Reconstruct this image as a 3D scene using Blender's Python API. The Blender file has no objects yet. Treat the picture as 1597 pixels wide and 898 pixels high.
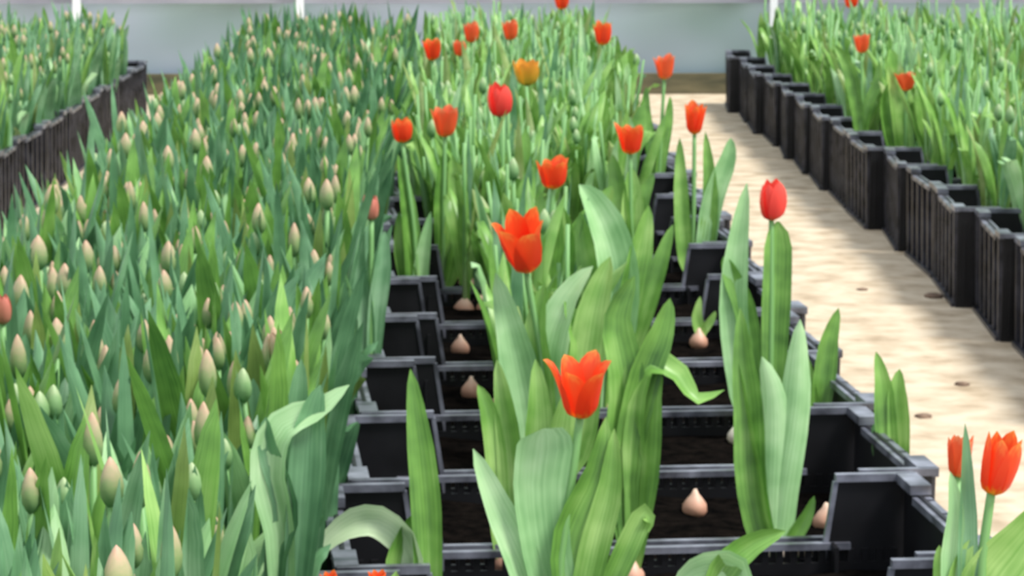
import bpy, math, random
import numpy as np
from mathutils import Vector
R = math.radians
rnd = random.Random(11)
SC = bpy.context.scene
COL = SC.collection

# ------------------------------------------------------------ camera
F = 4500.0; TH = math.atan(650/F); PH = math.atan(98/F*math.cos(math.atan(650/F)))
CAM = Vector((0, 0, 0.81))
FWD = Vector((math.sin(PH)*math.cos(TH), math.cos(PH)*math.cos(TH), -math.sin(TH)))
RT = Vector((math.cos(PH), -math.sin(PH), 0)); UP = RT.cross(FWD)
cd = bpy.data.cameras.new('camera'); cam = bpy.data.objects.new('camera', cd); COL.objects.link(cam)
cam.location = CAM; cam.rotation_euler = (math.pi/2-TH, 0, -PH)
cd.sensor_width = 36; cd.lens = F/1597*36; cd.clip_start = 0.05; cd.clip_end = 200
cd.dof.use_dof = True; cd.dof.focus_distance = 0.8; cd.dof.aperture_fstop = 95
SC.camera = cam

# ------------------------------------------------------------ light
w = bpy.data.worlds.new('world'); SC.world = w; w.use_nodes = True
bg = w.node_tree.nodes['Background']; bg.inputs[0].default_value = (0.87, 0.93, 1.0, 1); bg.inputs[1].default_value = 1.0
sl = bpy.data.lights.new('daylight', 'SUN'); so = bpy.data.objects.new('daylight', sl); COL.objects.link(so)
sl.energy = 3.6; sl.angle = R(16); sl.color = (1, 0.97, 0.9); so.rotation_euler = (R(12), R(30), 0); so.location = (0, 0, 5)
SC.view_settings.view_transform = 'Standard'; SC.view_settings.look = 'None'
SC.view_settings.gamma = 1; SC.view_settings.use_curve_mapping = False; SC.view_settings.exposure = 0.36

# ------------------------------------------------------------ picture helpers
def P(x, y, z):                       # point seen at pixel x, y at depth z
    return CAM + z*(FWD + (x-798.5)/F*RT - (y-449)/F*UP)
def at(x, z, h):                      # point at column x, depth z and height h
    a = P(x, 449, z); b = P(x, 1449, z); t = (a.z-h)/(a.z-b.z)
    return a.lerp(b, t)

# ------------------------------------------------------------ materials
def nt(name):
    m = bpy.data.materials.new(name); m.use_nodes = True; t = m.node_tree
    return m, t.nodes, t.links, t.nodes['Principled BSDF']
def ramp(N, stops):
    r = N.new('ShaderNodeValToRGB'); e = r.color_ramp.elements
    while len(e) < len(stops): e.new(0.5)
    for k, (p, c) in enumerate(stops): e[k].position = p; e[k].color = (*c, 1)
    return r
def leafmat(name, dark, mid, light, rough=0.42, transl=0.25):
    m, N, L, b = nt(name)
    uv = N.new('ShaderNodeTexCoord'); mp = N.new('ShaderNodeMapping'); mp.inputs['Scale'].default_value = (9, 0.8, 1)
    L.new(uv.outputs['UV'], mp.inputs[0])
    n1 = N.new('ShaderNodeTexNoise'); n1.inputs['Scale'].default_value = 1.6; n1.inputs['Detail'].default_value = 3
    L.new(mp.outputs[0], n1.inputs['Vector'])
    geo = N.new('ShaderNodeNewGeometry'); n2 = N.new('ShaderNodeTexNoise'); n2.inputs['Scale'].default_value = 22
    L.new(geo.outputs['Position'], n2.inputs['Vector'])
    oi = N.new('ShaderNodeObjectInfo')
    a = N.new('ShaderNodeMath'); a.operation = 'MULTIPLY_ADD'; L.new(n1.outputs[0], a.inputs[0]); a.inputs[1].default_value = 0.55
    a2 = N.new('ShaderNodeMath'); a2.operation = 'MULTIPLY_ADD'; L.new(n2.outputs[0], a2.inputs[0]); a2.inputs[1].default_value = 0.75; a2.inputs[2].default_value = -0.22
    L.new(a2.outputs[0], a.inputs[2])
    a3 = N.new('ShaderNodeMath'); a3.operation = 'MULTIPLY_ADD'; L.new(oi.outputs['Random'], a3.inputs[0]); a3.inputs[1].default_value = 0.2; L.new(a.outputs[0], a3.inputs[2])
    r = ramp(N, [(0.25, dark), (0.52, mid), (0.85, light)]); L.new(a3.outputs[0], r.inputs[0])
    L.new(r.outputs[0], b.inputs['Base Color']); b.inputs['Roughness'].default_value = rough
    b.inputs['Specular IOR Level'].default_value = 0.55
    tr = N.new('ShaderNodeBsdfTranslucent'); L.new(r.outputs[0], tr.inputs[0])
    mx = N.new('ShaderNodeMixShader'); mx.inputs[0].default_value = transl
    L.new(b.outputs[0], mx.inputs[1]); L.new(tr.outputs[0], mx.inputs[2]); L.new(mx.outputs[0], N['Material Output'].inputs[0])
    return m
def vmat(name, stops, rough=0.5, transl=0.2, streak=0.12):
    m, N, L, b = nt(name)
    uv = N.new('ShaderNodeTexCoord'); sp = N.new('ShaderNodeSeparateXYZ'); L.new(uv.outputs['UV'], sp.inputs[0])
    n = N.new('ShaderNodeTexNoise'); n.inputs['Scale'].default_value = 7; L.new(uv.outputs['UV'], n.inputs['Vector'])
    a = N.new('ShaderNodeMath'); a.operation = 'MULTIPLY_ADD'; L.new(n.outputs[0], a.inputs[0]); a.inputs[1].default_value = streak*2; L.new(sp.outputs[1], a.inputs[2])
    s = N.new('ShaderNodeMath'); s.operation = 'SUBTRACT'; L.new(a.outputs[0], s.inputs[0]); s.inputs[1].default_value = streak
    r = ramp(N, stops); L.new(s.outputs[0], r.inputs[0]); L.new(r.outputs[0], b.inputs['Base Color']); b.inputs['Roughness'].default_value = rough
    tr = N.new('ShaderNodeBsdfTranslucent'); L.new(r.outputs[0], tr.inputs[0])
    mx = N.new('ShaderNodeMixShader'); mx.inputs[0].default_value = transl
    L.new(b.outputs[0], mx.inputs[1]); L.new(tr.outputs[0], mx.inputs[2]); L.new(mx.outputs[0], N['Material Output'].inputs[0])
    return m
def noisemat(name, stops, scale=8, rough=0.8, detail=6, bump=0.0, spec=0.5, mscale=(1, 1, 1)):
    m, N, L, b = nt(name)
    g = N.new('ShaderNodeNewGeometry'); mp = N.new('ShaderNodeMapping'); mp.inputs['Scale'].default_value = mscale; L.new(g.outputs['Position'], mp.inputs[0])
    n = N.new('ShaderNodeTexNoise'); n.inputs['Scale'].default_value = scale; n.inputs['Detail'].default_value = detail; L.new(mp.outputs[0], n.inputs['Vector'])
    r = ramp(N, stops); L.new(n.outputs[0], r.inputs[0]); L.new(r.outputs[0], b.inputs['Base Color'])
    b.inputs['Roughness'].default_value = rough; b.inputs['Specular IOR Level'].default_value = spec
    if bump:
        bp = N.new('ShaderNodeBump'); bp.inputs['Strength'].default_value = bump; bp.inputs['Distance'].default_value = 0.01
        L.new(n.outputs[0], bp.inputs['Height']); L.new(bp.outputs[0], b.inputs['Normal'])
    return m
M = {}
M['leaf_blue'] = leafmat('bluish_green_leaf', (0.05, 0.15, 0.065), (0.14, 0.32, 0.15), (0.38, 0.60, 0.37))
M['leaf_green'] = leafmat('fresh_green_leaf', (0.05, 0.15, 0.025), (0.18, 0.39, 0.07), (0.45, 0.68, 0.22))
M['leaf_pale'] = leafmat('pale_green_leaf', (0.16, 0.38, 0.13), (0.34, 0.60, 0.27), (0.62, 0.85, 0.50), transl=0.3)
M['leaf_yellow'] = leafmat('yellowish_green_leaf', (0.10, 0.17, 0.035), (0.24, 0.36, 0.09), (0.50, 0.58, 0.28))
M['leaf_white'] = leafmat('whitish_pale_leaf', (0.45, 0.62, 0.35), (0.68, 0.82, 0.55), (0.85, 0.92, 0.75), transl=0.3)
M['stem'] = vmat('tulip_stem', [(0, (0.42, 0.55, 0.25)), (0.3, (0.2, 0.42, 0.13)), (1, (0.22, 0.46, 0.16))])
M['bud'] = vmat('closed_bud', [(0, (0.11, 0.28, 0.10)), (0.4, (0.26, 0.38, 0.15)), (0.8, (0.52, 0.42, 0.26)), (1, (0.62, 0.36, 0.26))], streak=0.2)
M['bud_green'] = vmat('green_bud', [(0, (0.12, 0.30, 0.11)), (0.6, (0.24, 0.42, 0.17)), (1, (0.45, 0.55, 0.30))], streak=0.2)
M['bud_pink'] = vmat('pink_bud', [(0, (0.25, 0.35, 0.15)), (0.35, (0.6, 0.24, 0.16)), (1, (0.72, 0.22, 0.17))], streak=0.15)
M['petal'] = vmat('red_petal', [(0, (0.75, 0.72, 0.06)), (0.14, (0.92, 0.45, 0.03)), (0.32, (0.90, 0.06, 0.015)), (0.75, (0.92, 0.09, 0.02)), (0.9, (0.95, 0.20, 0.04)), (1, (0.95, 0.42, 0.08))], rough=0.45, transl=0.35, streak=0.2)
M['petal_orange'] = vmat('orange_petal', [(0, (0.9, 0.6, 0.1)), (0.3, (0.88, 0.16, 0.04)), (0.8, (0.85, 0.12, 0.04)), (1, (0.9, 0.35, 0.15))], transl=0.35)
M['petal_pink'] = vmat('pinkish_red_petal', [(0, (0.7, 0.15, 0.1)), (0.3, (0.88, 0.06, 0.05)), (1, (0.92, 0.10, 0.07))], transl=0.3)
M['petal_yellow'] = vmat('yellow_orange_petal', [(0, (0.45, 0.4, 0.05)), (0.5, (0.75, 0.42, 0.04)), (1, (0.85, 0.3, 0.04))], transl=0.3)
M['pistil'] = vmat('yellow_pistil', [(0, (0.6, 0.65, 0.1)), (1, (0.9, 0.75, 0.2))])
M['bulb'] = vmat('bulb_skin', [(0, (0.42, 0.2, 0.13)), (0.6, (0.62, 0.34, 0.24)), (1, (0.7, 0.5, 0.38))], transl=0)
M['bulb_white'] = vmat('white_bulb', [(0, (0.7, 0.5, 0.4)), (0.6, (0.85, 0.75, 0.66)), (1, (0.8, 0.82, 0.6))], transl=0)
M['plastic'] = noisemat('black_plastic', [(0.3, (0.004, 0.004, 0.005)), (0.7, (0.012, 0.012, 0.015))], 18, 0.42, spec=0.35)
M['rim'] = noisemat('sky_gloss_plastic_rim', [(0.35, (0.04, 0.042, 0.055)), (0.7, (0.24, 0.25, 0.31))], 26, 0.32, spec=0.7)  # sky gloss on the black rims, painted in as a lighter blue-grey
M['rib'] = noisemat('highlight_plastic_rib', [(0.35, (0.008, 0.008, 0.011)), (0.72, (0.075, 0.075, 0.095))], 26, 0.34, spec=0.5)  # dimmer grey: highlights along ribs and foot strip put into the colour
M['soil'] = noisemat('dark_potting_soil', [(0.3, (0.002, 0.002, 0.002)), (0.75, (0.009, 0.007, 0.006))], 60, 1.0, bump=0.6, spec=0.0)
M['ground'] = noisemat('sandy_ground', [(0.28, (0.33, 0.25, 0.16)), (0.45, (0.49, 0.39, 0.275)), (0.62, (0.60, 0.50, 0.37))], 14, 0.95, 10, bump=0.3)
M['clod'] = noisemat('earth_clod', [(0.3, (0.10, 0.06, 0.04)), (0.7, (0.24, 0.16, 0.11))], 60, 0.95)
M['white_post'] = noisemat('white_painted_post', [(0.3, (0.78, 0.82, 0.86)), (0.7, (0.9, 0.93, 0.95))], 5, 0.4)
M['rail'] = noisemat('mauve_grey_rail', [(0.3, (0.26, 0.26, 0.32)), (0.7, (0.36, 0.36, 0.42))], 5, 0.5)
M['board'] = noisemat('dark_mossy_board', [(0.3, (0.045, 0.05, 0.03)), (0.7, (0.16, 0.14, 0.08))], 9, 0.9, mscale=(0.6, 1, 3))
M['film'] = noisemat('grey_blue_film', [(0.3, (0.30, 0.42, 0.41)), (0.5, (0.36, 0.46, 0.51)), (0.7, (0.43, 0.49, 0.60))], 1.6, 0.35, 2, mscale=(1, 1, 1.6))

# ------------------------------------------------------------ mesh helpers
def me(name, V, Fc, mats, uv=None, smooth=True, midx=None):
    m = bpy.data.meshes.new(name); m.from_pydata(V if isinstance(V, list) else V.tolist(), [], Fc)
    for k in mats: m.materials.append(M[k])
    if uv is not None:
        l = m.uv_layers.new(name='UVMap'); idx = np.zeros(len(m.loops), dtype=np.int32); m.loops.foreach_get('vertex_index', idx)
        l.data.foreach_set('uv', np.asarray(uv, dtype=np.float32)[idx].ravel())
    if smooth: m.polygons.foreach_set('use_smooth', [True]*len(m.polygons))
    if midx is not None: m.polygons.foreach_set('material_index', midx)
    m.update(); return m
def obj(name, mesh, parent=None, loc=None):
    o = bpy.data.objects.new(name, mesh); COL.objects.link(o)
    if parent: o.parent = parent
    if loc is not None: o.location = loc
    return o
def tag(o, label=None, cat=None, group=None, kind=None):
    for k, v in (('label', label), ('category', cat), ('group', group), ('kind', kind)):
        if v: o[k] = v
    return o
class MB:
    def __init__(s): s.V = []; s.F = []
    def hexa(s, pts):
        n = len(s.V); s.V += [tuple(p) for p in pts]
        s.F += [tuple(n+i for i in f) for f in ((0,3,2,1),(4,5,6,7),(0,1,5,4),(1,2,6,5),(2,3,7,6),(3,0,4,7))]
    def box(s, x0, x1, y0, y1, z0, z1):
        s.hexa([(x0,y0,z0),(x1,y0,z0),(x1,y1,z0),(x0,y1,z0),(x0,y0,z1),(x1,y0,z1),(x1,y1,z1),(x0,y1,z1)])
    def mesh(s, name, mat): return me(name, s.V, s.F, [mat], smooth=False)
def leaf_geo(path, width, fold=0.18, twist=0.0, face=None, nv=9, ncr=5, prof=None):
    """lanceolate leaf along path (list of Vectors); face = direction the blade looks"""
    pts = [Vector(p) for p in path]; n = len(pts)
    def cr(t):
        u = t*(n-1); i = min(int(u), n-2); f = u-i
        p0 = pts[max(i-1, 0)]; p1 = pts[i]; p2 = pts[i+1]; p3 = pts[min(i+2, n-1)]
        return 0.5*((2*p1)+(p2-p0)*f+(2*p0-5*p1+4*p2-p3)*f*f+(3*p1-p0-3*p2+p3)*f**3)
    V = []; UV = []; Fc = []
    prev = None
    for j in range(nv):
        t = j/(nv-1); c = cr(t); d = (cr(min(t+.03, 1))-cr(max(t-.03, 0)))
        d = d.normalized() if d.length > 1e-9 else Vector((0,0,1))
        f = (face or Vector((0,-1,0)))
        s = d.cross(f)
        if s.length < 0.15 and prev is not None: s = prev.copy()
        s.normalize()
        if prev is not None and s.dot(prev) < 0: s = -s
        prev = s.copy(); nrm = s.cross(d).normalized()
        a = twist*t; s2 = s*math.cos(a)+nrm*math.sin(a); n2 = nrm*math.cos(a)-s*math.sin(a)
        if prof: wd = np.interp(t, prof[0], prof[1])
        else: wd = np.interp(t, [0,.12,.3,.5,.7,.85,.94,1], [.42,.62,.9,1,.86,.56,.3,.02])
        h = width*wd/2
        for k in range(ncr):
            u = k/(ncr-1)*2-1
            V.append(c+s2*(u*h)+n2*(fold*h*(abs(u)**1.5)*2)); UV.append((k/(ncr-1), t))
    for j in range(nv-1):
        for k in range(ncr-1):
            a = j*ncr+k; Fc.append((a, a+1, a+ncr+1, a+ncr))
    return V, UV, Fc
def tube_geo(path, r0, r1, n=6, ns=7):
    pts = [Vector(p) for p in path]; m = len(pts); V = []; UV = []; Fc = []
    for j in range(ns):
        t = j/(ns-1); u = t*(m-1); i = min(int(u), m-2); c = pts[i].lerp(pts[i+1], u-i); d = (pts[i+1]-pts[i]).normalized()
        a = d.orthogonal().normalized() if abs(d.z) < .9 else (Vector((1,0,0))-d*d.x).normalized(); b = d.cross(a); r = r0+(r1-r0)*t
        for k in range(n):
            q = 2*math.pi*k/n; V.append(c+a*(r*math.cos(q))+b*(r*math.sin(q))); UV.append((k/n, t))
    for j in range(ns-1):
        for k in range(n): Fc.append((j*n+k, j*n+(k+1)%n, (j+1)*n+(k+1)%n, (j+1)*n+k))
    Fc.append(tuple(range((ns-1)*n, ns*n)))
    return V, UV, Fc
def bud_geo(L, rad, base=Vector((0,0,0)), ax=Vector((0,0,1)), lob=0.12, n=9, shape=None):
    prof = shape or [(0,.25),(.08,.6),(.22,.92),(.42,1),(.62,.86),(.8,.58),(.93,.28),(1,.03)]
    a = ax.orthogonal().normalized(); b = ax.cross(a); V = []; UV = []; Fc = []
    for (t, r) in prof:
        for k in range(n):
            q = 2*math.pi*k/n; rr = rad*r*(1+lob*math.cos(3*q)); V.append(base+ax*(L*t)+a*(rr*math.cos(q))+b*(rr*math.sin(q))); UV.append((k/n, t))
    for j in range(len(prof)-1):
        for k in range(n): Fc.append((j*n+k, j*n+(k+1)%n, (j+1)*n+(k+1)%n, (j+1)*n+k))
    Fc.append(tuple(range(n))[::-1]); Fc.append(tuple(range((len(prof)-1)*n, len(prof)*n)))
    return V, UV, Fc

# ------------------------------------------------------------ setting
def structbox(name, mat, *b):
    mb = MB(); mb.box(*b); return tag(obj(name, mb.mesh(name, mat)), kind='structure')
g = me('ground', [(-8,-2,0),(9,-2,0),(9,16,0),(-8,16,0)], [(0,1,2,3)], ['ground'], smooth=False)
tag(obj('ground', g), kind='structure')
WY = 10.62
# plastic film end wall in sheets between its posts
nx, nz = 120, 14; V = []; Fc = []
for j in range(nz+1):
    for i in range(nx+1):
        x = -6+12*i/nx; z = 0.02+3.0*j/nz
        V.append((x, WY+0.02+0.012*math.sin(x*3.1+z*1.3)+0.006*math.sin(x*11+z*4), z))
for j in range(nz):
    for i in range(nx): a = j*(nx+1)+i; Fc.append((a, a+1, a+nx+2, a+nx+1))
tag(obj('wall_back', me('film', V, Fc, ['film'])), kind='structure')
structbox('baseboard_back', 'board', -6, 6, WY-0.05, WY-0.01, 0, 0.075)
structbox('trim_1', 'rail', -6, 6, WY-0.045, WY-0.012, 0.333, 0.375)
for k, (px, nm) in enumerate(((125, 'by the far left bed'), (470, 'behind the dense bed'), (1205, 'behind the right bed'))):
    p = at(px, WY-.05, 0); mb = MB(); x = p.x
    mb.hexa([(x-.012, WY-.09, 0),(x+.012, WY-.09, 0),(x+.012, WY-.05, 0),(x-.012, WY-.05, 0),(x-.02, WY-.09, 2.6),(x+.02, WY-.09, 2.6),(x+.02, WY-.05, 2.6),(x-.02, WY-.05, 2.6)])
    mb.box(x-.03, x+.03, WY-.1, WY-.045, 0, .02)
    tag(obj('wall_post', mb.mesh('wall_post', 'white_post')), 'white post against the plastic end wall '+nm, 'post')

# ------------------------------------------------------------ crates
SOIL = 0.090
def crate_meshes(W, D, CH=0.19, MH=0.118):
    """long low walls at front and back, tall short walls at the sides, splayed corner panels"""
    o = {}; t = 0.004; hw = W/2; hd = D/2
    mb = MB(); mb.box(-hw+.02, hw-.02, -hd+.02, hd-.02, .006, .012)
    for k in range(5): y = -hd+.05+k*(D-.1)/4; mb.box(-hw+.02, hw-.02, y-.004, y+.004, 0, .006)
    o['base'] = mb.mesh('crate_base', 'plastic')
    mb = MB(); x0, x1 = -hw+.02, hw-.02                       # long wall at y = 0 facing -y
    mb.box(x0, x1, 0, t, .006, MH-.021)
    n = int((x1-x0)/.015)
    for k in range(n+1):
        x = x0+.004+k*(x1-x0-.008)/n; mb.box(x-.0035, x+.0035, 0, t, MH-.021, MH-.007)
    for k in range(7): x = x0+(k+.5)*(x1-x0)/7; mb.box(x-.003, x+.003, -.005, 0, .006, MH-.023)
    o['long'] = mb.mesh('crate_long_wall', 'plastic')
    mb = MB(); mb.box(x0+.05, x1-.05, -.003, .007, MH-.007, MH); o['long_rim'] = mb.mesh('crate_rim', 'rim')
    mb = MB()                                                  # short wall in plane x = 0
    mb.box(0, t, -hd+.012, hd-.012, .006, CH-.01)
    o['short'] = mb.mesh('crate_short_wall', 'plastic')
    for k in range(6):
        y = -hd+.022+k*(D-.044)/5; mb = mb if k else MB()
        mb.hexa([(-.007,y-.005,.004),(0,y-.005,.004),(0,y+.005,.004),(-.007,y+.005,.004),(-.010,y-.004,CH-.012),(0,y-.004,CH-.012),(0,y+.004,CH-.012),(-.010,y+.004,CH-.012)])
    mb.box(-.012, 0, -hd+.012, hd-.012, .0, .008)
    o['ribs'] = mb.mesh('crate_ribs', 'rib')
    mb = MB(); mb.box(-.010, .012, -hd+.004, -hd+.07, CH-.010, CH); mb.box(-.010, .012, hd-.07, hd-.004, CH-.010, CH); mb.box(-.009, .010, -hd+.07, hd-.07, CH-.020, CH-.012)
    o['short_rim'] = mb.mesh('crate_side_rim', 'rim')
    mb = MB()                                                  # corner panel: front face, trapezoid wider below, corner at origin, runs to +x
    a, b = .078, .105
    mb.hexa([(0,0,.0),(b,0,.0),(b,t,.0),(0,t,.0),(.002,-.002,CH-.008),(a,-.002,CH-.008),(a,t-.002,CH-.008),(.002,t-.002,CH-.008)])
    for k in range(4): x = .014+k*.018; mb.box(x-.002, x+.002, -.005, 0, .01, CH-.03)
    mb.box(b-.024, b-.020, t, .03, .03, MH)
    o['corner'] = mb.mesh('crate_corner', 'plastic')
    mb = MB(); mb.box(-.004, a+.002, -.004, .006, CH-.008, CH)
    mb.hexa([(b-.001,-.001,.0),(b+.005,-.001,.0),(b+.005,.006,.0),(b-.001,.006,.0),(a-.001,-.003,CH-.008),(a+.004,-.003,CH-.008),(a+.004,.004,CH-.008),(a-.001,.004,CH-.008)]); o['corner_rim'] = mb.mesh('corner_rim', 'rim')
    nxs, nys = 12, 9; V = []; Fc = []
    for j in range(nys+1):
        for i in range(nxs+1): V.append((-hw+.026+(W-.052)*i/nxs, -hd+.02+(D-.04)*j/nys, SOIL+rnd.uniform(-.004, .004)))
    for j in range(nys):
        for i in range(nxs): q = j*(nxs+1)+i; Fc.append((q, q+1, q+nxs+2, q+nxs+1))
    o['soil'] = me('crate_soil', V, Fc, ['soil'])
    return o
CM6 = crate_meshes(0.59, 0.385); CMM = crate_meshes(0.62, 0.362); CM4 = crate_meshes(0.43, 0.385)
def crate(cm, W, D, x, y, rz, label, group=None):
    r = bpy.data.objects.new('plastic_crate', None); COL.objects.link(r); r.location = (x, y, 0); r.rotation_euler = (0, 0, rz)
    tag(r, label, 'crate', group); hw = W/2; hd = D/2
    obj('base', cm['base'], r)
    for s in (-1, 1):
        o = obj('long_wall', cm['long'], r, (0, s*(hd-.006), 0)); o.rotation_euler.z = 0 if s < 0 else math.pi
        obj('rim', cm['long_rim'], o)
        o = obj('short_wall', cm['short'], r, (s*(hw-.010), 0, 0)); o.rotation_euler.z = 0 if s < 0 else math.pi
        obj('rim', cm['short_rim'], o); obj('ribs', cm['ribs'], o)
        for q in (-1, 1):
            o = obj('corner_panel', cm['corner'], r, (s*(hw-.006), q*(hd-.004), 0))
            o.scale = (-s, -q, 1)
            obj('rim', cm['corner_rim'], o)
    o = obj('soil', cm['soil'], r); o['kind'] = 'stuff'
    return r
ORD = 'first second third fourth fifth sixth seventh eighth ninth tenth eleventh twelfth thirteenth fourteenth fifteenth sixteenth seventeenth eighteenth nineteenth twentieth twenty-first'.split()
PITCH = 0.40; centre_rows = [1.80+.375*k for k in range(21)]
CYAW = R(4.5)
for k, y in enumerate(centre_rows):
    crate(CMM, .62, .362, 0.19, y+.19, CYAW+R(rnd.uniform(-.6, .6)), f'black plastic crate in the red tulip row, {ORD[k]} from the front', 'crates of the red tulip row')
for k in range(18):
    crate(CM4, .43, .385, -.35, 1.75+PITCH*k+.2, R(rnd.uniform(-1, 1)), f'black plastic crate under the dense budding tulips, {ORD[k]} from the front', 'crates of the dense budding bed')
for k in range(9):
    crate(CM6, .59, .385, -1.30, 6.0+PITCH*k+.2, R(rnd.uniform(-1.5, 1.5)), f'black plastic crate of the far left bed, {ORD[k]} from the near end', 'crates of the far left bed')
for k in range(15):
    crate(CM6, .59, .385, 1.255+rnd.uniform(-.012, .012), 4.1+PITCH*k+.2, R(rnd.uniform(-4.5, -.5)), f'black ribbed crate lining the sandy path on its right side, {ORD[k]} from the near end', 'crates along the sandy path')
for k in range(10):
    crate(CM6, .59, .385, 1.87, 6.1+PITCH*k+.2, R(rnd.uniform(-2, 2)), f'black crate deep in the right bed behind the path row, {ORD[k]} from the near end', 'inner crates of the right bed')

# ------------------------------------------------------------ tulip prototypes
def rand_leaf(phi, r0, z0, L, spread, droop, width, twist, fold=.2):
    c, s = math.cos(phi), math.sin(phi); path = []
    for k in range(5):
        t = k/4; r = r0+spread*(t**1.7); z = z0+L*(t-droop*t**3); sw = .02*math.sin(t*3)*droop
        path.append((c*r-s*sw, s*r+c*sw, z))
    return leaf_geo(path, width, fold, twist, face=Vector((c, s, .25)), nv=8, ncr=3)
def flower_parts(size, openness, n=6, ax=Vector((0,0,1)), base=Vector((0,0,0)), wide=1.0):
    """cup of petals, size = height"""
    a = ax.orthogonal().normalized(); b = ax.cross(a); out = []
    for k in range(n):
        q = 2*math.pi*k/n+.2; inner = .86 if k % 2 else 1.0
        d = a*math.cos(q)+b*math.sin(q)
        rr = [.04, .30, .40, .40+openness*.18, .34+openness*.42]; zz = [0, .12, .42, .74, 1.0-openness*.12]
        path = [base+d*(size*r*inner)+ax*(size*z) for r, z in zip(rr, zz)]
        out.append(leaf_geo(path, size*.62*wide, -.22, rnd.uniform(-.15, .15), face=d, nv=8, ncr=5, prof=([0,.15,.35,.6,.8,.93,1],[.3,.7,.95,1,.75,.35,.03])))
    return out
def proto(kind, i):
    parts = []
    if kind == 'dense':
        H = rnd.uniform(.18, .265); lean = (rnd.uniform(-.02, .02), rnd.uniform(-.02, .02))
        parts.append(('stem', tube_geo([(0,0,0),(lean[0]*.4,lean[1]*.4,H*.5),(lean[0],lean[1],H)], .0035, .0028, 5, 4), 'stem'))
        ph = rnd.uniform(0, 6.28)
        for q in range(4):
            parts.append(('leaf', rand_leaf(ph+q*2.2+rnd.uniform(-.4, .4), .004, .01+q*.03, rnd.uniform(.20, .30)*(1-.07*q), rnd.uniform(.010, .07), rnd.choice((0, .05, .1, .15, .35)), rnd.uniform(.020, .042)*(1-.08*q), rnd.uniform(-1.1, 1.1), rnd.uniform(.1, .45)), rnd.choice(('leaf_blue',)*6+('leaf_yellow', 'leaf_green', 'leaf_green', 'leaf_pale'))))
        parts.append(('bud', bud_geo(rnd.uniform(.028, .040), rnd.uniform(.0060, .0088), Vector((lean[0], lean[1], H-.004))), ('bud', 'bud_green', 'bud')[i % 3]))
    elif kind == 'leafy':
        H = rnd.uniform(.20, .29); lean = (rnd.uniform(-.03, .03), rnd.uniform(-.03, .03)); ph = rnd.uniform(0, 6.28)
        parts.append(('stem', tube_geo([(0,0,0),(lean[0]*.4,lean[1]*.4,H*.5),(lean[0],lean[1],H)], .004, .003, 5, 4), 'stem'))
        for q in range(4):
            parts.append(('leaf', rand_leaf(ph+q*2.0+rnd.uniform(-.5, .5), .005, .01+q*.025, rnd.uniform(.19, .31)*(1-.08*q), rnd.uniform(.015, .08), rnd.choice((0, .1, .2, .4)), rnd.uniform(.017, .033), rnd.uniform(-1.3, 1.3), rnd.uniform(.1, .4)), rnd.choice(('leaf_green',)*6+('leaf_pale', 'leaf_yellow', 'leaf_pale', 'leaf_blue'))))
        if i % 4 == 1: parts.append(('bud', bud_geo(.034, .009, Vector((lean[0], lean[1], H-.004))), 'bud_green'))
        parts.append(('bulb', bud_geo(.035, .017, Vector((0,0,-.018))), 'bulb'))
    return parts
def as_meshes(parts):
    return [(n, me(n, g[0], g[2], [m], uv=g[1]), m) for n, g, m in parts]
PR = {k: [proto(k, i) for i in range(9)] for k in ('dense', 'leafy')}
PM = {k: [as_meshes(p) for p in v] for k, v in PR.items()}
def plant(kind, i, x, y, rz, s, label, cat, group, name):
    r = bpy.data.objects.new(name, None); COL.objects.link(r); r.location = (x, y, SOIL); r.rotation_euler = (0, 0, rz); r.scale = (s, s, s)
    tag(r, label, cat, group)
    for n, m, _ in PM[kind][i]: obj(n, m, r)
    return r
def mass(name, kind, spots, label, group, cat='tulips'):
    mats = sorted({m for p in PR[kind] for _, _, m in p}); Vs = []; Us = []; Fs = []; mi = []; off = 0
    cache = []
    for p in PR[kind]:
        cache.append([(np.array([tuple(v) for v in g[0]]), np.array(g[1]), g[2], mats.index(m)) for n, g, m in p if n != 'bulb'])
    for (i, x, y, rz, s) in spots:
        c, sn = math.cos(rz)*s, math.sin(rz)*s
        for V, U, Fc, k in cache[i]:
            A = np.empty_like(V); A[:,0] = c*V[:,0]-sn*V[:,1]+x; A[:,1] = sn*V[:,0]+c*V[:,1]+y; A[:,2] = V[:,2]*s+SOIL
            Vs.append(A); Us.append(U); Fs += [tuple(off+q for q in f) for f in Fc]; mi += [k]*len(Fc); off += len(V)
    o = obj(name, me(name, np.vstack(Vs), Fs, mats, uv=np.vstack(Us), midx=mi))
    return tag(o, label, cat, group, 'stuff')
def scatter(x0, x1, y0, y1, step, jit=.42, keep=lambda x, y: True, p=1.0):
    out = []; y = y0
    row = 0
    while y < y1:
        x = x0+(step/2 if row % 2 else 0)
        while x < x1:
            a, b = x+rnd.uniform(-jit, jit)*step, y+rnd.uniform(-jit, jit)*step
            if keep(a, b) and rnd.random() < p: out.append((rnd.randrange(9), a, b, rnd.uniform(0, 6.28), rnd.uniform(.86, 1.1)))
            x += step
        y += step; row += 1
    return sorted(out, key=lambda s: s[2])
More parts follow.
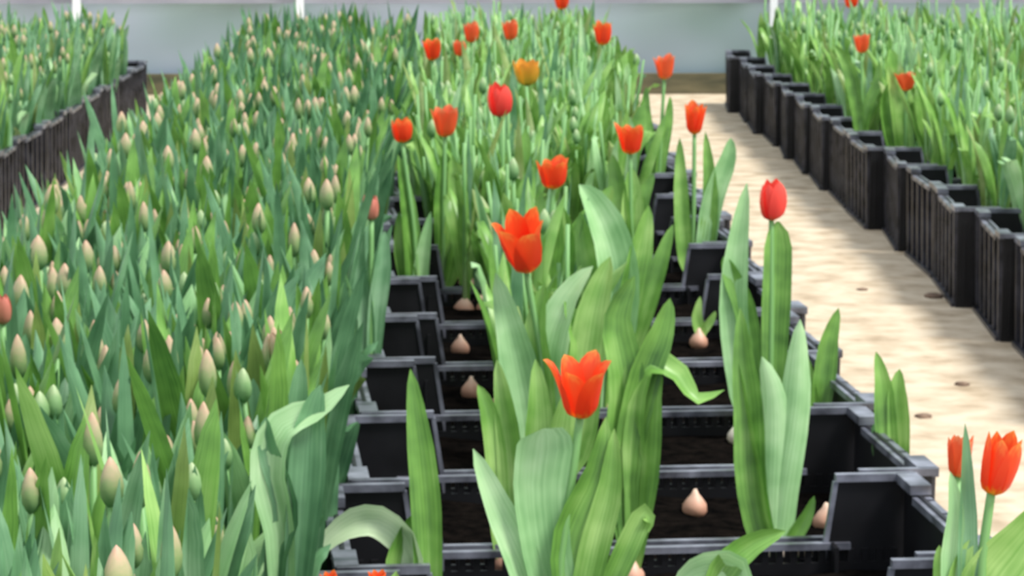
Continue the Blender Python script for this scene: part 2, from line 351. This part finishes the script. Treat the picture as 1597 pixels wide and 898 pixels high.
# dense budding bed, left
def keep_left(x, y):
    return not (x > -.17 and y < 2.35)
sp = scatter(-.555, -.145, 1.72, 8.55, .041, keep=keep_left)
near, far = sp[:150], sp[150:]
def zone(y):
    return 'frontmost rows' if y < 1.95 else 'first crate' if y < 2.15 else 'second crate'
for s in near:
    side = 'left edge' if s[1] < -.42 else 'centre left' if s[1] < -.35 else 'centre right' if s[1] < -.24 else 'right edge by the crates'
    tip = ('tan-tipped', 'green', 'tan-tipped')[s[0] % 3]
    plant('dense', s[0], s[1], s[2], s[3], s[4], f'tulip with closed {tip} bud in the dense bed, {zone(s[2])}, {side}', 'tulip', f'{tip} budded tulips, {zone(s[2])}, {side} of the dense bed', 'budding_tulip')
mass('budding_tulip_mass', 'dense', far, 'dense bed of budding tulips receding left of the red tulip row', None)
# far left bed
sp = [(a, b, c, d, e*.92) for a, b, c, d, e in scatter(-1.56, -1.03, 6.05, 9.2, .052)]
for s in sp[:35]: plant('dense', s[0], s[1], s[2], s[3], s[4], 'budding tulip at the near end of the far left bed', 'tulip', 'budding tulips of the far left bed', 'budding_tulip')
mass('far_bed_tulip_mass', 'dense', sp[35:], 'mass of green tulips filling the far left bed', None)
# right bed
def where(s, bed, xa, xb, ys):
    side = 'left side' if s[1] < xa else 'middle' if s[1] < xb else 'right side'
    dep = 'near end' if s[2] < ys[0] else 'mid distance' if s[2] < ys[1] else 'further back'
    look = 'with a green bud' if s[0] % 4 == 1 else 'without a bud'
    return f'leafy green tulip {look}, {side} of the {bed}, {dep}', 'tulip', f'leafy tulips {look}, {side}, {dep} of the {bed}'
sp = scatter(1.10, 1.50, 4.2, 10.0, .070, keep=lambda x, y: not (5.6 < y < 7.0 and abs(x-.1592*y) < .05))+scatter(1.63, 2.12, 6.2, 10.0, .074); sp = sorted(sp, key=lambda s: s[2])
for s in sp[:75]: plant('leafy', s[0], s[1], s[2], s[3], s[4], *where(s, 'right bed', 1.23, 1.37, (4.9, 5.6)), 'leafy_tulip')
mass('right_bed_tulip_mass', 'leafy', sp[75:], 'mass of bright green leafy tulips filling the right bed', None)
# middle row: open near the camera, dense behind
def keep_mid(x, y):
    if y < 3.35: return False
    if x < .0 and y < 5.3: return False
    if x < .07 and y < 4.7: return False
    if y < 5.6 and .16 < x+(.0) and x < .50: return False
    if y < 7.2 and x > .36: return False
    return True
sp = scatter(-.05, .46, 3.4, 9.6, .062, keep=keep_mid)
for s in sp[:70]: plant('leafy', s[0], s[1], s[2], s[3], s[4], *where(s, 'red tulip row', .11, .19, (4.5, 5.2)), 'leafy_tulip')
mass('middle_row_tulip_mass', 'leafy', sp[70:], 'green tulips filling the far half of the red tulip row', None)

# ------------------------------------------------------------ tulips placed one by one
def hero(label, z, bx, leaves=(), flower=None, bulb='bulb', name='red_tulip', cat='tulip', leafm='leaf_green', soil=SOIL, sink=0):
    base = at(bx, z, soil); r = bpy.data.objects.new(name, None); COL.objects.link(r); r.location = base; tag(r, label, cat)
    px = z/F; toc = Vector((CAM.x-base.x, CAM.y-base.y, 0)).normalized()
    L = lambda p: (P(p[0], p[1], z+(p[2] if len(p) > 2 else 0))-base)
    for lf in leaves:
        pts, wp = lf[0], lf[1]; o = lf[2] if len(lf) > 2 else {}
        ang = o.get('a', rnd.uniform(-.5, .5)); f = Vector((toc.x*math.cos(ang)-toc.y*math.sin(ang), toc.x*math.sin(ang)+toc.y*math.cos(ang), .25))
        path = ([] if o.get('nobase') else [Vector((0, 0, .01))])+[L(p) for p in pts]
        prof = o.get('prof')
        g = leaf_geo(path, wp*px, o.get('fold', .22), o.get('tw', rnd.uniform(-.3, .3)), face=f, nv=14, ncr=7, prof=prof)
        obj('leaf', me('leaf', g[0], g[2], [o.get('m', leafm)], uv=g[1]), r)
    if flower:
        fx, fy, fw, fh = flower[:4]; o = flower[4] if len(flower) > 4 else {}
        op = o.get('open', .5); m = o.get('m', 'petal'); H = fh*px
        top = P(fx, fy+fh*.5, z+o.get('dz', 0))-base
        mid = [L(p) for p in o.get('stem', [])]
        g = tube_geo([Vector((0,0,0))]+mid+[top+Vector((0,0,.003))], .0045, .0035, 8, 12); obj('stem', me('stem', g[0], g[2], ['stem'], uv=g[1]), r)
        ax = Vector((o.get('lean', 0), -o.get('fwd', .1), 1)).normalized()
        g = bud_geo(H*.35, H*.07, top, ax); fo = obj('flower', me('flower_pistil', g[0], g[2], ['pistil'], uv=g[1]), r)
        if m == 'closed':
            pass
        natural = 2*(.40+op*.30); wide = max(.7, min(1.5, (fw/fh)/natural))
        a = ax.orthogonal().normalized(); b = ax.cross(a)
        n = 6
        for k in range(n):
            q = 2*math.pi*k/n+o.get('rot', .3); inn = .84 if k % 2 else 1.0; d = a*math.cos(q)+b*math.sin(q); sz = H*rnd.uniform(.92, 1.06)
            rr = [.03, .27, .38, .38+op*.16, .30+op*.40]; zz = [0, .10, .40, .74, 1.0-op*.08]
            path = [top+d*(sz*r_*inn*wide)+ax*(sz*z_) for r_, z_ in zip(rr, zz)]
            g = leaf_geo(path, sz*.58*wide, -.20, rnd.uniform(-.25, .25), face=d, nv=10, ncr=5, prof=([0,.15,.35,.6,.8,.93,1],[.3,.72,.98,1,.72,.34,.03]))
            obj('petal', me('petal', g[0], g[2], [m], uv=g[1]), fo)
    if bulb:
        g = bud_geo(.036, .0145, Vector((0,0,-.008)), n=12, lob=.05, shape=[(0,.3),(.12,.75),(.3,1),(.5,.95),(.7,.6),(.85,.3),(1,.12)])
        obj('bulb', me('bulb', g[0], g[2], [bulb], uv=g[1]), r)
    return r
G, PL, BL = 'leaf_green', 'leaf_pale', 'leaf_blue'
hero('open red tulip with pointed petals and yellow base, front of the row', 2.45, 868,
     [([(868,960),(850,850),(842,760),(850,690),(848,668)], 92, {'m': PL, 'a': .2, 'fold': .12, 'prof': ([0,.3,.6,.8,.93,1],[.5,.8,.95,1,.6,.05])}),
      ([(905,960),(930,850),(952,760),(958,668)], 50, {'a': -.3}),
      ([(890,1000),(880,850),(925,740),(945,650)], 60, {'a': .4}),
      ([(850,1000),(815,880),(775,790),(738,700)], 58, {'m': PL, 'a': .2}),
      ([(935,950),(975,860),(1005,800),(1012,830)], 40, {'a': .2})],
     (905,600,112,104, {'open': 1.0, 'stem': [(872,880),(893,740)], 'fwd': .25}))
hero('large wide open orange-red tulip facing out, middle of the row', 3.35, 850,
     [([(835,760),(822,640),(800,530),(773,425)], 66, {'m': PL, 'a': .1}),
      ([(860,700),(858,560),(885,470),(925,415)], 62, {'m': PL, 'a': -.2, 'tw': .5}),
      ([(900,700),(915,560),(930,470),(952,400)], 60),
      ([(850,720),(845,600),(838,520),(850,440)], 56),
      ([(880,720),(895,640),(905,540),(880,470)], 60, {'a': .4})],
     (820,368,96,108, {'open': .8, 'fwd': .6, 'lean': -.15, 'stem': [(846,560)], 'rot': 0}))
hero('tulip with drooping arched leaf lying over the crate wall', 2.95, 985,
     [([(990,740),(985,640),(1005,572),(1050,580),(1085,625),(1130,608)], 48, {'a': .1, 'tw': .9}),
      ([(1000,770),(1003,690),(1010,620),(1030,575)], 62, {'a': -.2}),
      ([(975,740),(1000,600),(1030,520),(1045,465)], 52),
      ([(965,740),(975,600),(960,500),(990,430)], 60)], None, name='leafy_tulip')
hero('tall pale leafed tulip with pinkish bulb beside the right corner panel', 3.06, 1213,
     [([(1195,860),(1172,760),(1168,640),(1160,560),(1155,480)], 50, {'a': .1}),
      ([(1205,860),(1205,780),(1208,680),(1205,610),(1188,556)], 56, {'m': PL, 'a': .2, 'fold': .15}),
      ([(1212,860),(1222,760),(1240,640),(1245,560),(1248,498)], 52, {'m': PL, 'a': -.1}),
      ([(1222,870),(1240,835),(1258,805),(1270,773)], 26, {'a': .1}),
      ([(1200,850),(1185,800),(1175,720),(1150,560)], 40)], None, bulb='bulb_white', name='leafy_tulip')
hero('closed round pinkish-red tulip above broad leaves by the path', 3.7, 1200,
     [([(1205,640),(1208,520),(1212,420),(1213,345)], 46, {'a': .1, 'prof': ([0,.3,.6,.85,.95,1],[.5,.8,1,.95,.6,.1])}),
      ([(1165,640),(1145,500),(1150,390),(1165,285)], 46, {'m': PL, 'a': -.1}),
      ([(1180,640),(1165,500),(1140,430),(1128,400)], 36)],
     (1203,313,42,62, {'open': .0, 'm': 'petal_pink', 'stem': [(1203,480)], 'fwd': .1}))
hero('red tulip with thin upright leaves over a white bulb', 5.1, 1080,
     [([(1068,400),(1062,300),(1060,215)], 26, {'a': .2}),
      ([(1098,400),(1108,310),(1100,205)], 28),
      ([(1095,420),(1110,320),(1135,250),(1140,215)], 34, {'m': PL, 'a': 0})],
     (1083,184,44,52, {'open': .6, 'stem': [(1082,320)], 'rot': .9}), bulb='bulb_white')
hero('small red tulip cup above the middle leaves', 4.05, 862,
     [([(850,480),(835,380),(845,300)], 40), ([(885,480),(900,380),(940,320),(955,290)], 40), ([(870,480),(880,380),(875,320)], 44)],
     (862,270,60,50, {'open': .55, 'stem': [(858,380)]}))
hero('orange-red tulip beside the stacked black corner post', 4.65, 985,
     [([(975,380),(965,300),(955,240)], 34), ([(995,380),(1000,320),(1020,270)], 30), ([(985,400),(985,320),(985,260)], 40)],
     (983,216,54,50, {'open': .7, 'rot': 0}))
hero('tulip with a broad folded leaf near the row centre', 3.8, 950,
     [([(955,560),(962,460),(950,380),(925,320),(903,288)], 66, {'m': PL, 'a': .1, 'fold': .35}),
      ([(965,560),(985,450),(1000,380),(1012,320)], 46),
      ([(935,560),(930,460),(915,390),(905,330)], 44), ([(975,580),(1010,480),(1035,400),(1050,350)], 34)], None, name='leafy_tulip')
hero('dark red small tulip on the left edge of the row', 4.75, 655,
     [([(645,470),(640,380),(630,300),(620,240)], 34), ([(655,470),(660,400),(672,330)], 26, {'m': PL}), ([(650,480),(628,400),(622,330)], 30)],
     (627,203,38,40, {'open': .3, 'stem': [(645,350)]}))
hero('salmon-red tulip cup next to the dark red one', 4.9, 690,
     [([(700,420),(712,330),(705,240)], 34), ([(690,420),(685,320),(690,240)], 30), ([(705,420),(730,340),(745,270)], 28)],
     (694,188,54,52, {'open': .65, 'm': 'petal_orange', 'rot': .5}))
hero('closed bright red tulip below the yellow one', 5.2, 785, [([(775,380),(765,280),(755,210)], 36), ([(800,380),(815,280),(820,200)], 36)],
     (780,157,40,52, {'open': .05, 'm': 'petal_pink'}))
hero('yellow-orange tulip, the only yellow bloom', 6.0, 822, [([(810,240),(800,180),(790,130)], 26), ([(835,260),(850,200),(860,150)], 26)],
     (822,113,50,42, {'open': .45, 'm': 'petal_yellow'}))
hero('orange-red tulip standing against the pale end wall', 6.2, 1025, [([(1015,240),(1005,180),(1008,135)], 22), ([(1030,250),(1040,190),(1045,150)], 20)],
     (1036,104,42,40, {'open': .7, 'm': 'petal_orange'}))
hero('small red tulip by a twisted pale leaf near the end wall', 7.3, 938, [([(925,180),(910,100),(905,20)], 14, {'m': PL}), ([(950,180),(962,130),(965,90)], 20)],
     (940,52,36,38, {'open': .5}))
hero('small pinkish red tulip high in the far row', 7.4, 797, [([(800,160),(812,100),(825,60)], 18)], (796,47,30,32, {'open': .4, 'm': 'petal_orange'}))
hero('faded orange-red tulip pair member with drooping bloom', 7.1, 735, [([(730,180),(722,110),(712,70)], 20), ([(745,180),(755,110),(752,60)], 18)],
     (735,50,28,34, {'open': .3, 'm': 'petal_orange'}))
hero('small dull red tulip just left of the drooping bloom', 7.0, 720, [([(712,180),(705,120),(700,90)], 18)], (717,75,24,26, {'open': .3, 'm': 'petal_orange'}))
hero('open red tulip at the dense bed boundary', 6.7, 678, [([(668,200),(650,150),(655,110)], 16, {'m': PL}), ([(690,200),(700,140),(700,100)], 20)],
     (674,77,36,36, {'open': .7}))
hero('red tulip cut by the top of the picture', 9.2, 876, [([(872,110),(862,60),(850,20)], 14), ([(882,110),(892,60),(900,5)], 12, {'m': PL})], (876,2,30,26, {'open': .5}))
hero('orange tulip with flared petals in the right bed', 7.0, 1412, [([(1395,240),(1380,170),(1385,130)], 26), ([(1430,240),(1450,190),(1460,150)], 24, {'m': PL}), ([(1410,240),(1395,120),(1388,75)], 34, {'m': G})],
     (1413,126,44,32, {'open': .9, 'm': 'petal_orange'}))
hero('small orange-red tulip left of the flared one', 7.2, 1343, [([(1335,160),(1320,100),(1300,70)], 22), ([(1355,170),(1370,130),(1372,95)], 20)], (1344,68,30,30, {'open': .5, 'm': 'petal_orange'}))
hero('red tulip at the top edge above the right bed', 9.4, 1327, [([(1325,90),(1315,50),(1310,20)], 16)], (1327,2,26,22, {'open': .4}))
hero('tall closed red tulip leaning over the path, nearest on the right', 2.2, 1520,
     [([(1515,1000),(1508,880),(1508,780),(1505,660)], 34, {'m': BL, 'a': .1}),
      ([(1490,1000),(1482,880),(1490,800),(1482,735)], 34, {'m': PL, 'a': .2}),
      ([(1530,1000),(1540,920),(1590,850),(1660,760)], 100, {'a': 0, 'fold': .1, 'm': G}),
      ([(1500,1000),(1490,940),(1500,880),(1515,840)], 40)],
     (1546,722,68,100, {'open': .3, 'lean': .22, 'stem': [(1530,880)], 'fwd': .1}))
hero('orange-pink tulip half hidden behind a leaf by the path', 2.38, 1480, [([(1490,1000),(1470,900),(1465,850)], 30)],
     (1494,708,44,74, {'open': .35, 'm': 'petal_orange', 'lean': .05, 'dz': .05}))
hero('two leafed tulip shoot rising behind the nearest right panel', 3.28, 1395,
     [([(1388,735),(1380,660),(1376,600),(1366,548)], 36, {'a': .1, 'm': G}), ([(1402,740),(1402,660),(1400,610),(1403,575)], 36, {'a': -.1}), ([(1380,735),(1368,700),(1362,660)], 20, {'m': PL})], None, name='leafy_tulip')
hero('narrow dark leafed tulip shoot at the path edge', 3.62, 1285, [([(1278,640),(1285,580),(1292,530),(1308,480)], 38, {'a': .3}), ([(1270,640),(1262,600),(1262,560)], 24)], None, name='leafy_tulip')
hero('tall narrow leaved tulip before the left corner panels', 2.62, 672,
     [([(668,960),(664,830),(658,740),(648,650),(640,575)], 50, {'a': .2}), ([(655,1000),(620,900),(625,850),(645,800)], 50, {'a': .3}),
      ([(650,960),(640,860),(600,815),(560,812),(520,835),(482,878)], 54, {'m': 'leaf_white', 'a': -.4, 'tw': .3})], None, name='leafy_tulip')
hero('leafy tulip with curled leaf between the crate dividers', 3.0, 790,
     [([(800,850),(800,740),(790,640),(775,560)], 46), ([(780,850),(772,720),(760,640),(745,600)], 36), ([(810,850),(835,740),(840,640),(835,560)], 50),
      ([(820,860),(850,740),(870,660),(885,600)], 50)], None, name='leafy_tulip')
hero('low tulip with broad pale leaf curling at the bottom edge', 2.35, 1130,
     [([(1140,1000),(1150,900),(1120,880),(1075,890),(1045,930)], 60, {'m': PL, 'a': .0, 'tw': .6}), ([(1110,1000),(1120,900),(1170,850),(1225,828)], 50, {'a': .4})], None, name='leafy_tulip')
hero('short sprouting tulip bulb with one small green shoot', 4.42, 1090, [([(1092,520),(1086,495),(1092,462)], 20), ([(1094,520),(1108,500),(1116,485)], 14)], None, name='sprouting_bulb', cat='bulb')
for k, (x, z, lab, bm) in enumerate(((1084, 3.27, 'bare pinkish bulb behind the toothed front wall', 'bulb'), (735, 4.0, 'reddish bulb in the left half of the row, nearer one', 'bulb'),
        (718, 4.36, 'reddish bulb further back in the left half of the row', 'bulb'), (1288, 3.2, 'pale pink bulb beside the nearest right corner panel', 'bulb'),
        (1328, 3.2, 'small pink bulb touching the nearest right corner panel', 'bulb'), (705, 5.28, 'brown bulb deep in the left half of the row', 'bulb'),
        (1152, 3.68, 'white bulb under the tall right tulips', 'bulb_white'))):
    hero(lab, z, x, [([(x+1, P_, 0), (x+4, P_-14, 0)], 9) for P_ in ()], None, bulb=bm, name='tulip_bulb', cat='bulb')
hero('pink budded tulip among the dense green buds', 3.75, 578, [([(572,500),(560,420),(566,350)], 28), ([(586,500),(596,420),(600,360)], 30)], (579,324,26,40, {'open': 0, 'm': 'bud_pink'}), name='budding_tulip', leafm=BL)
hero('rosy bud tulip at the left edge of the picture', 2.8, 6, [([(20,700),(30,600),(40,520)], 40)], (4,482,30,50, {'open': 0, 'm': 'bud_pink'}), name='budding_tulip', leafm=BL)
hero('salmon bud tulip standing at the dense bed edge', 2.62, 432, [([(445,760),(462,640),(470,560)], 40), ([(420,760),(400,660),(395,590)], 44)], (431,545,30,58, {'open': 0, 'm': 'bud'}), name='budding_tulip', leafm=BL)
hero('pale leaved tulip folding over the edge of the dense bed', 2.36, 440, [([(440,860),(420,740),(440,670),(500,640),(545,600)], 60, {'m': PL, 'tw': .7, 'a': 0}), ([(470,860),(480,740),(485,660),(500,600)], 60), ([(430,900),(450,800),(420,700),(415,650)], 44)], None, name='leafy_tulip', leafm=BL)
hero('red tulip just peeping over the bottom edge beside the dense bed', 2.12, 512, [([(505,1000),(498,940),(490,900)], 36)], (514,908,34,36, {'open': .5}))
hero('red tulip peeping over the bottom edge before the left corner panels', 2.15, 592, [([(600,1000),(612,940),(618,890)], 36)], (590,906,34,36, {'open': .5}))
# fallen clods on the path
for k, (x, y, s, lab) in enumerate(((1440,650,22,'dark earth clod on the sand near the red tulip row'), (1500,600,20,'flat brown clod further right on the sandy path'), (1455,463,26,'dark clod lying at the foot of the path crates'), (1345,452,14,'small pale brown clod in mid path'))):
    p0, p1 = P(x, y, 1), P(x, y, 2); t = p0.z/(p0.z-p1.z); p = p0+(p1-p0)*t; zz = (p-CAM).dot(FWD); rr = s*zz/F*.5
    V = []; Fc = []
    for j in range(5):
        for i in range(9):
            q = 2*math.pi*i/9; f = rnd.uniform(.8, 1.15); V.append((rr*[1,1.05,.8,.45,.05][j]*math.cos(q)*f*1.2, rr*[1,1.05,.8,.45,.05][j]*math.sin(q)*f*1.4, rr*.5*[0,.3,.7,.9,1][j]))
    for j in range(4):
        for i in range(9): Fc.append((j*9+i, j*9+(i+1)%9, (j+1)*9+(i+1)%9, (j+1)*9+i))
    tag(obj('earth_clod', me('clod', V, Fc, ['clod']), None, (p.x, p.y, 0)), lab, 'clod')
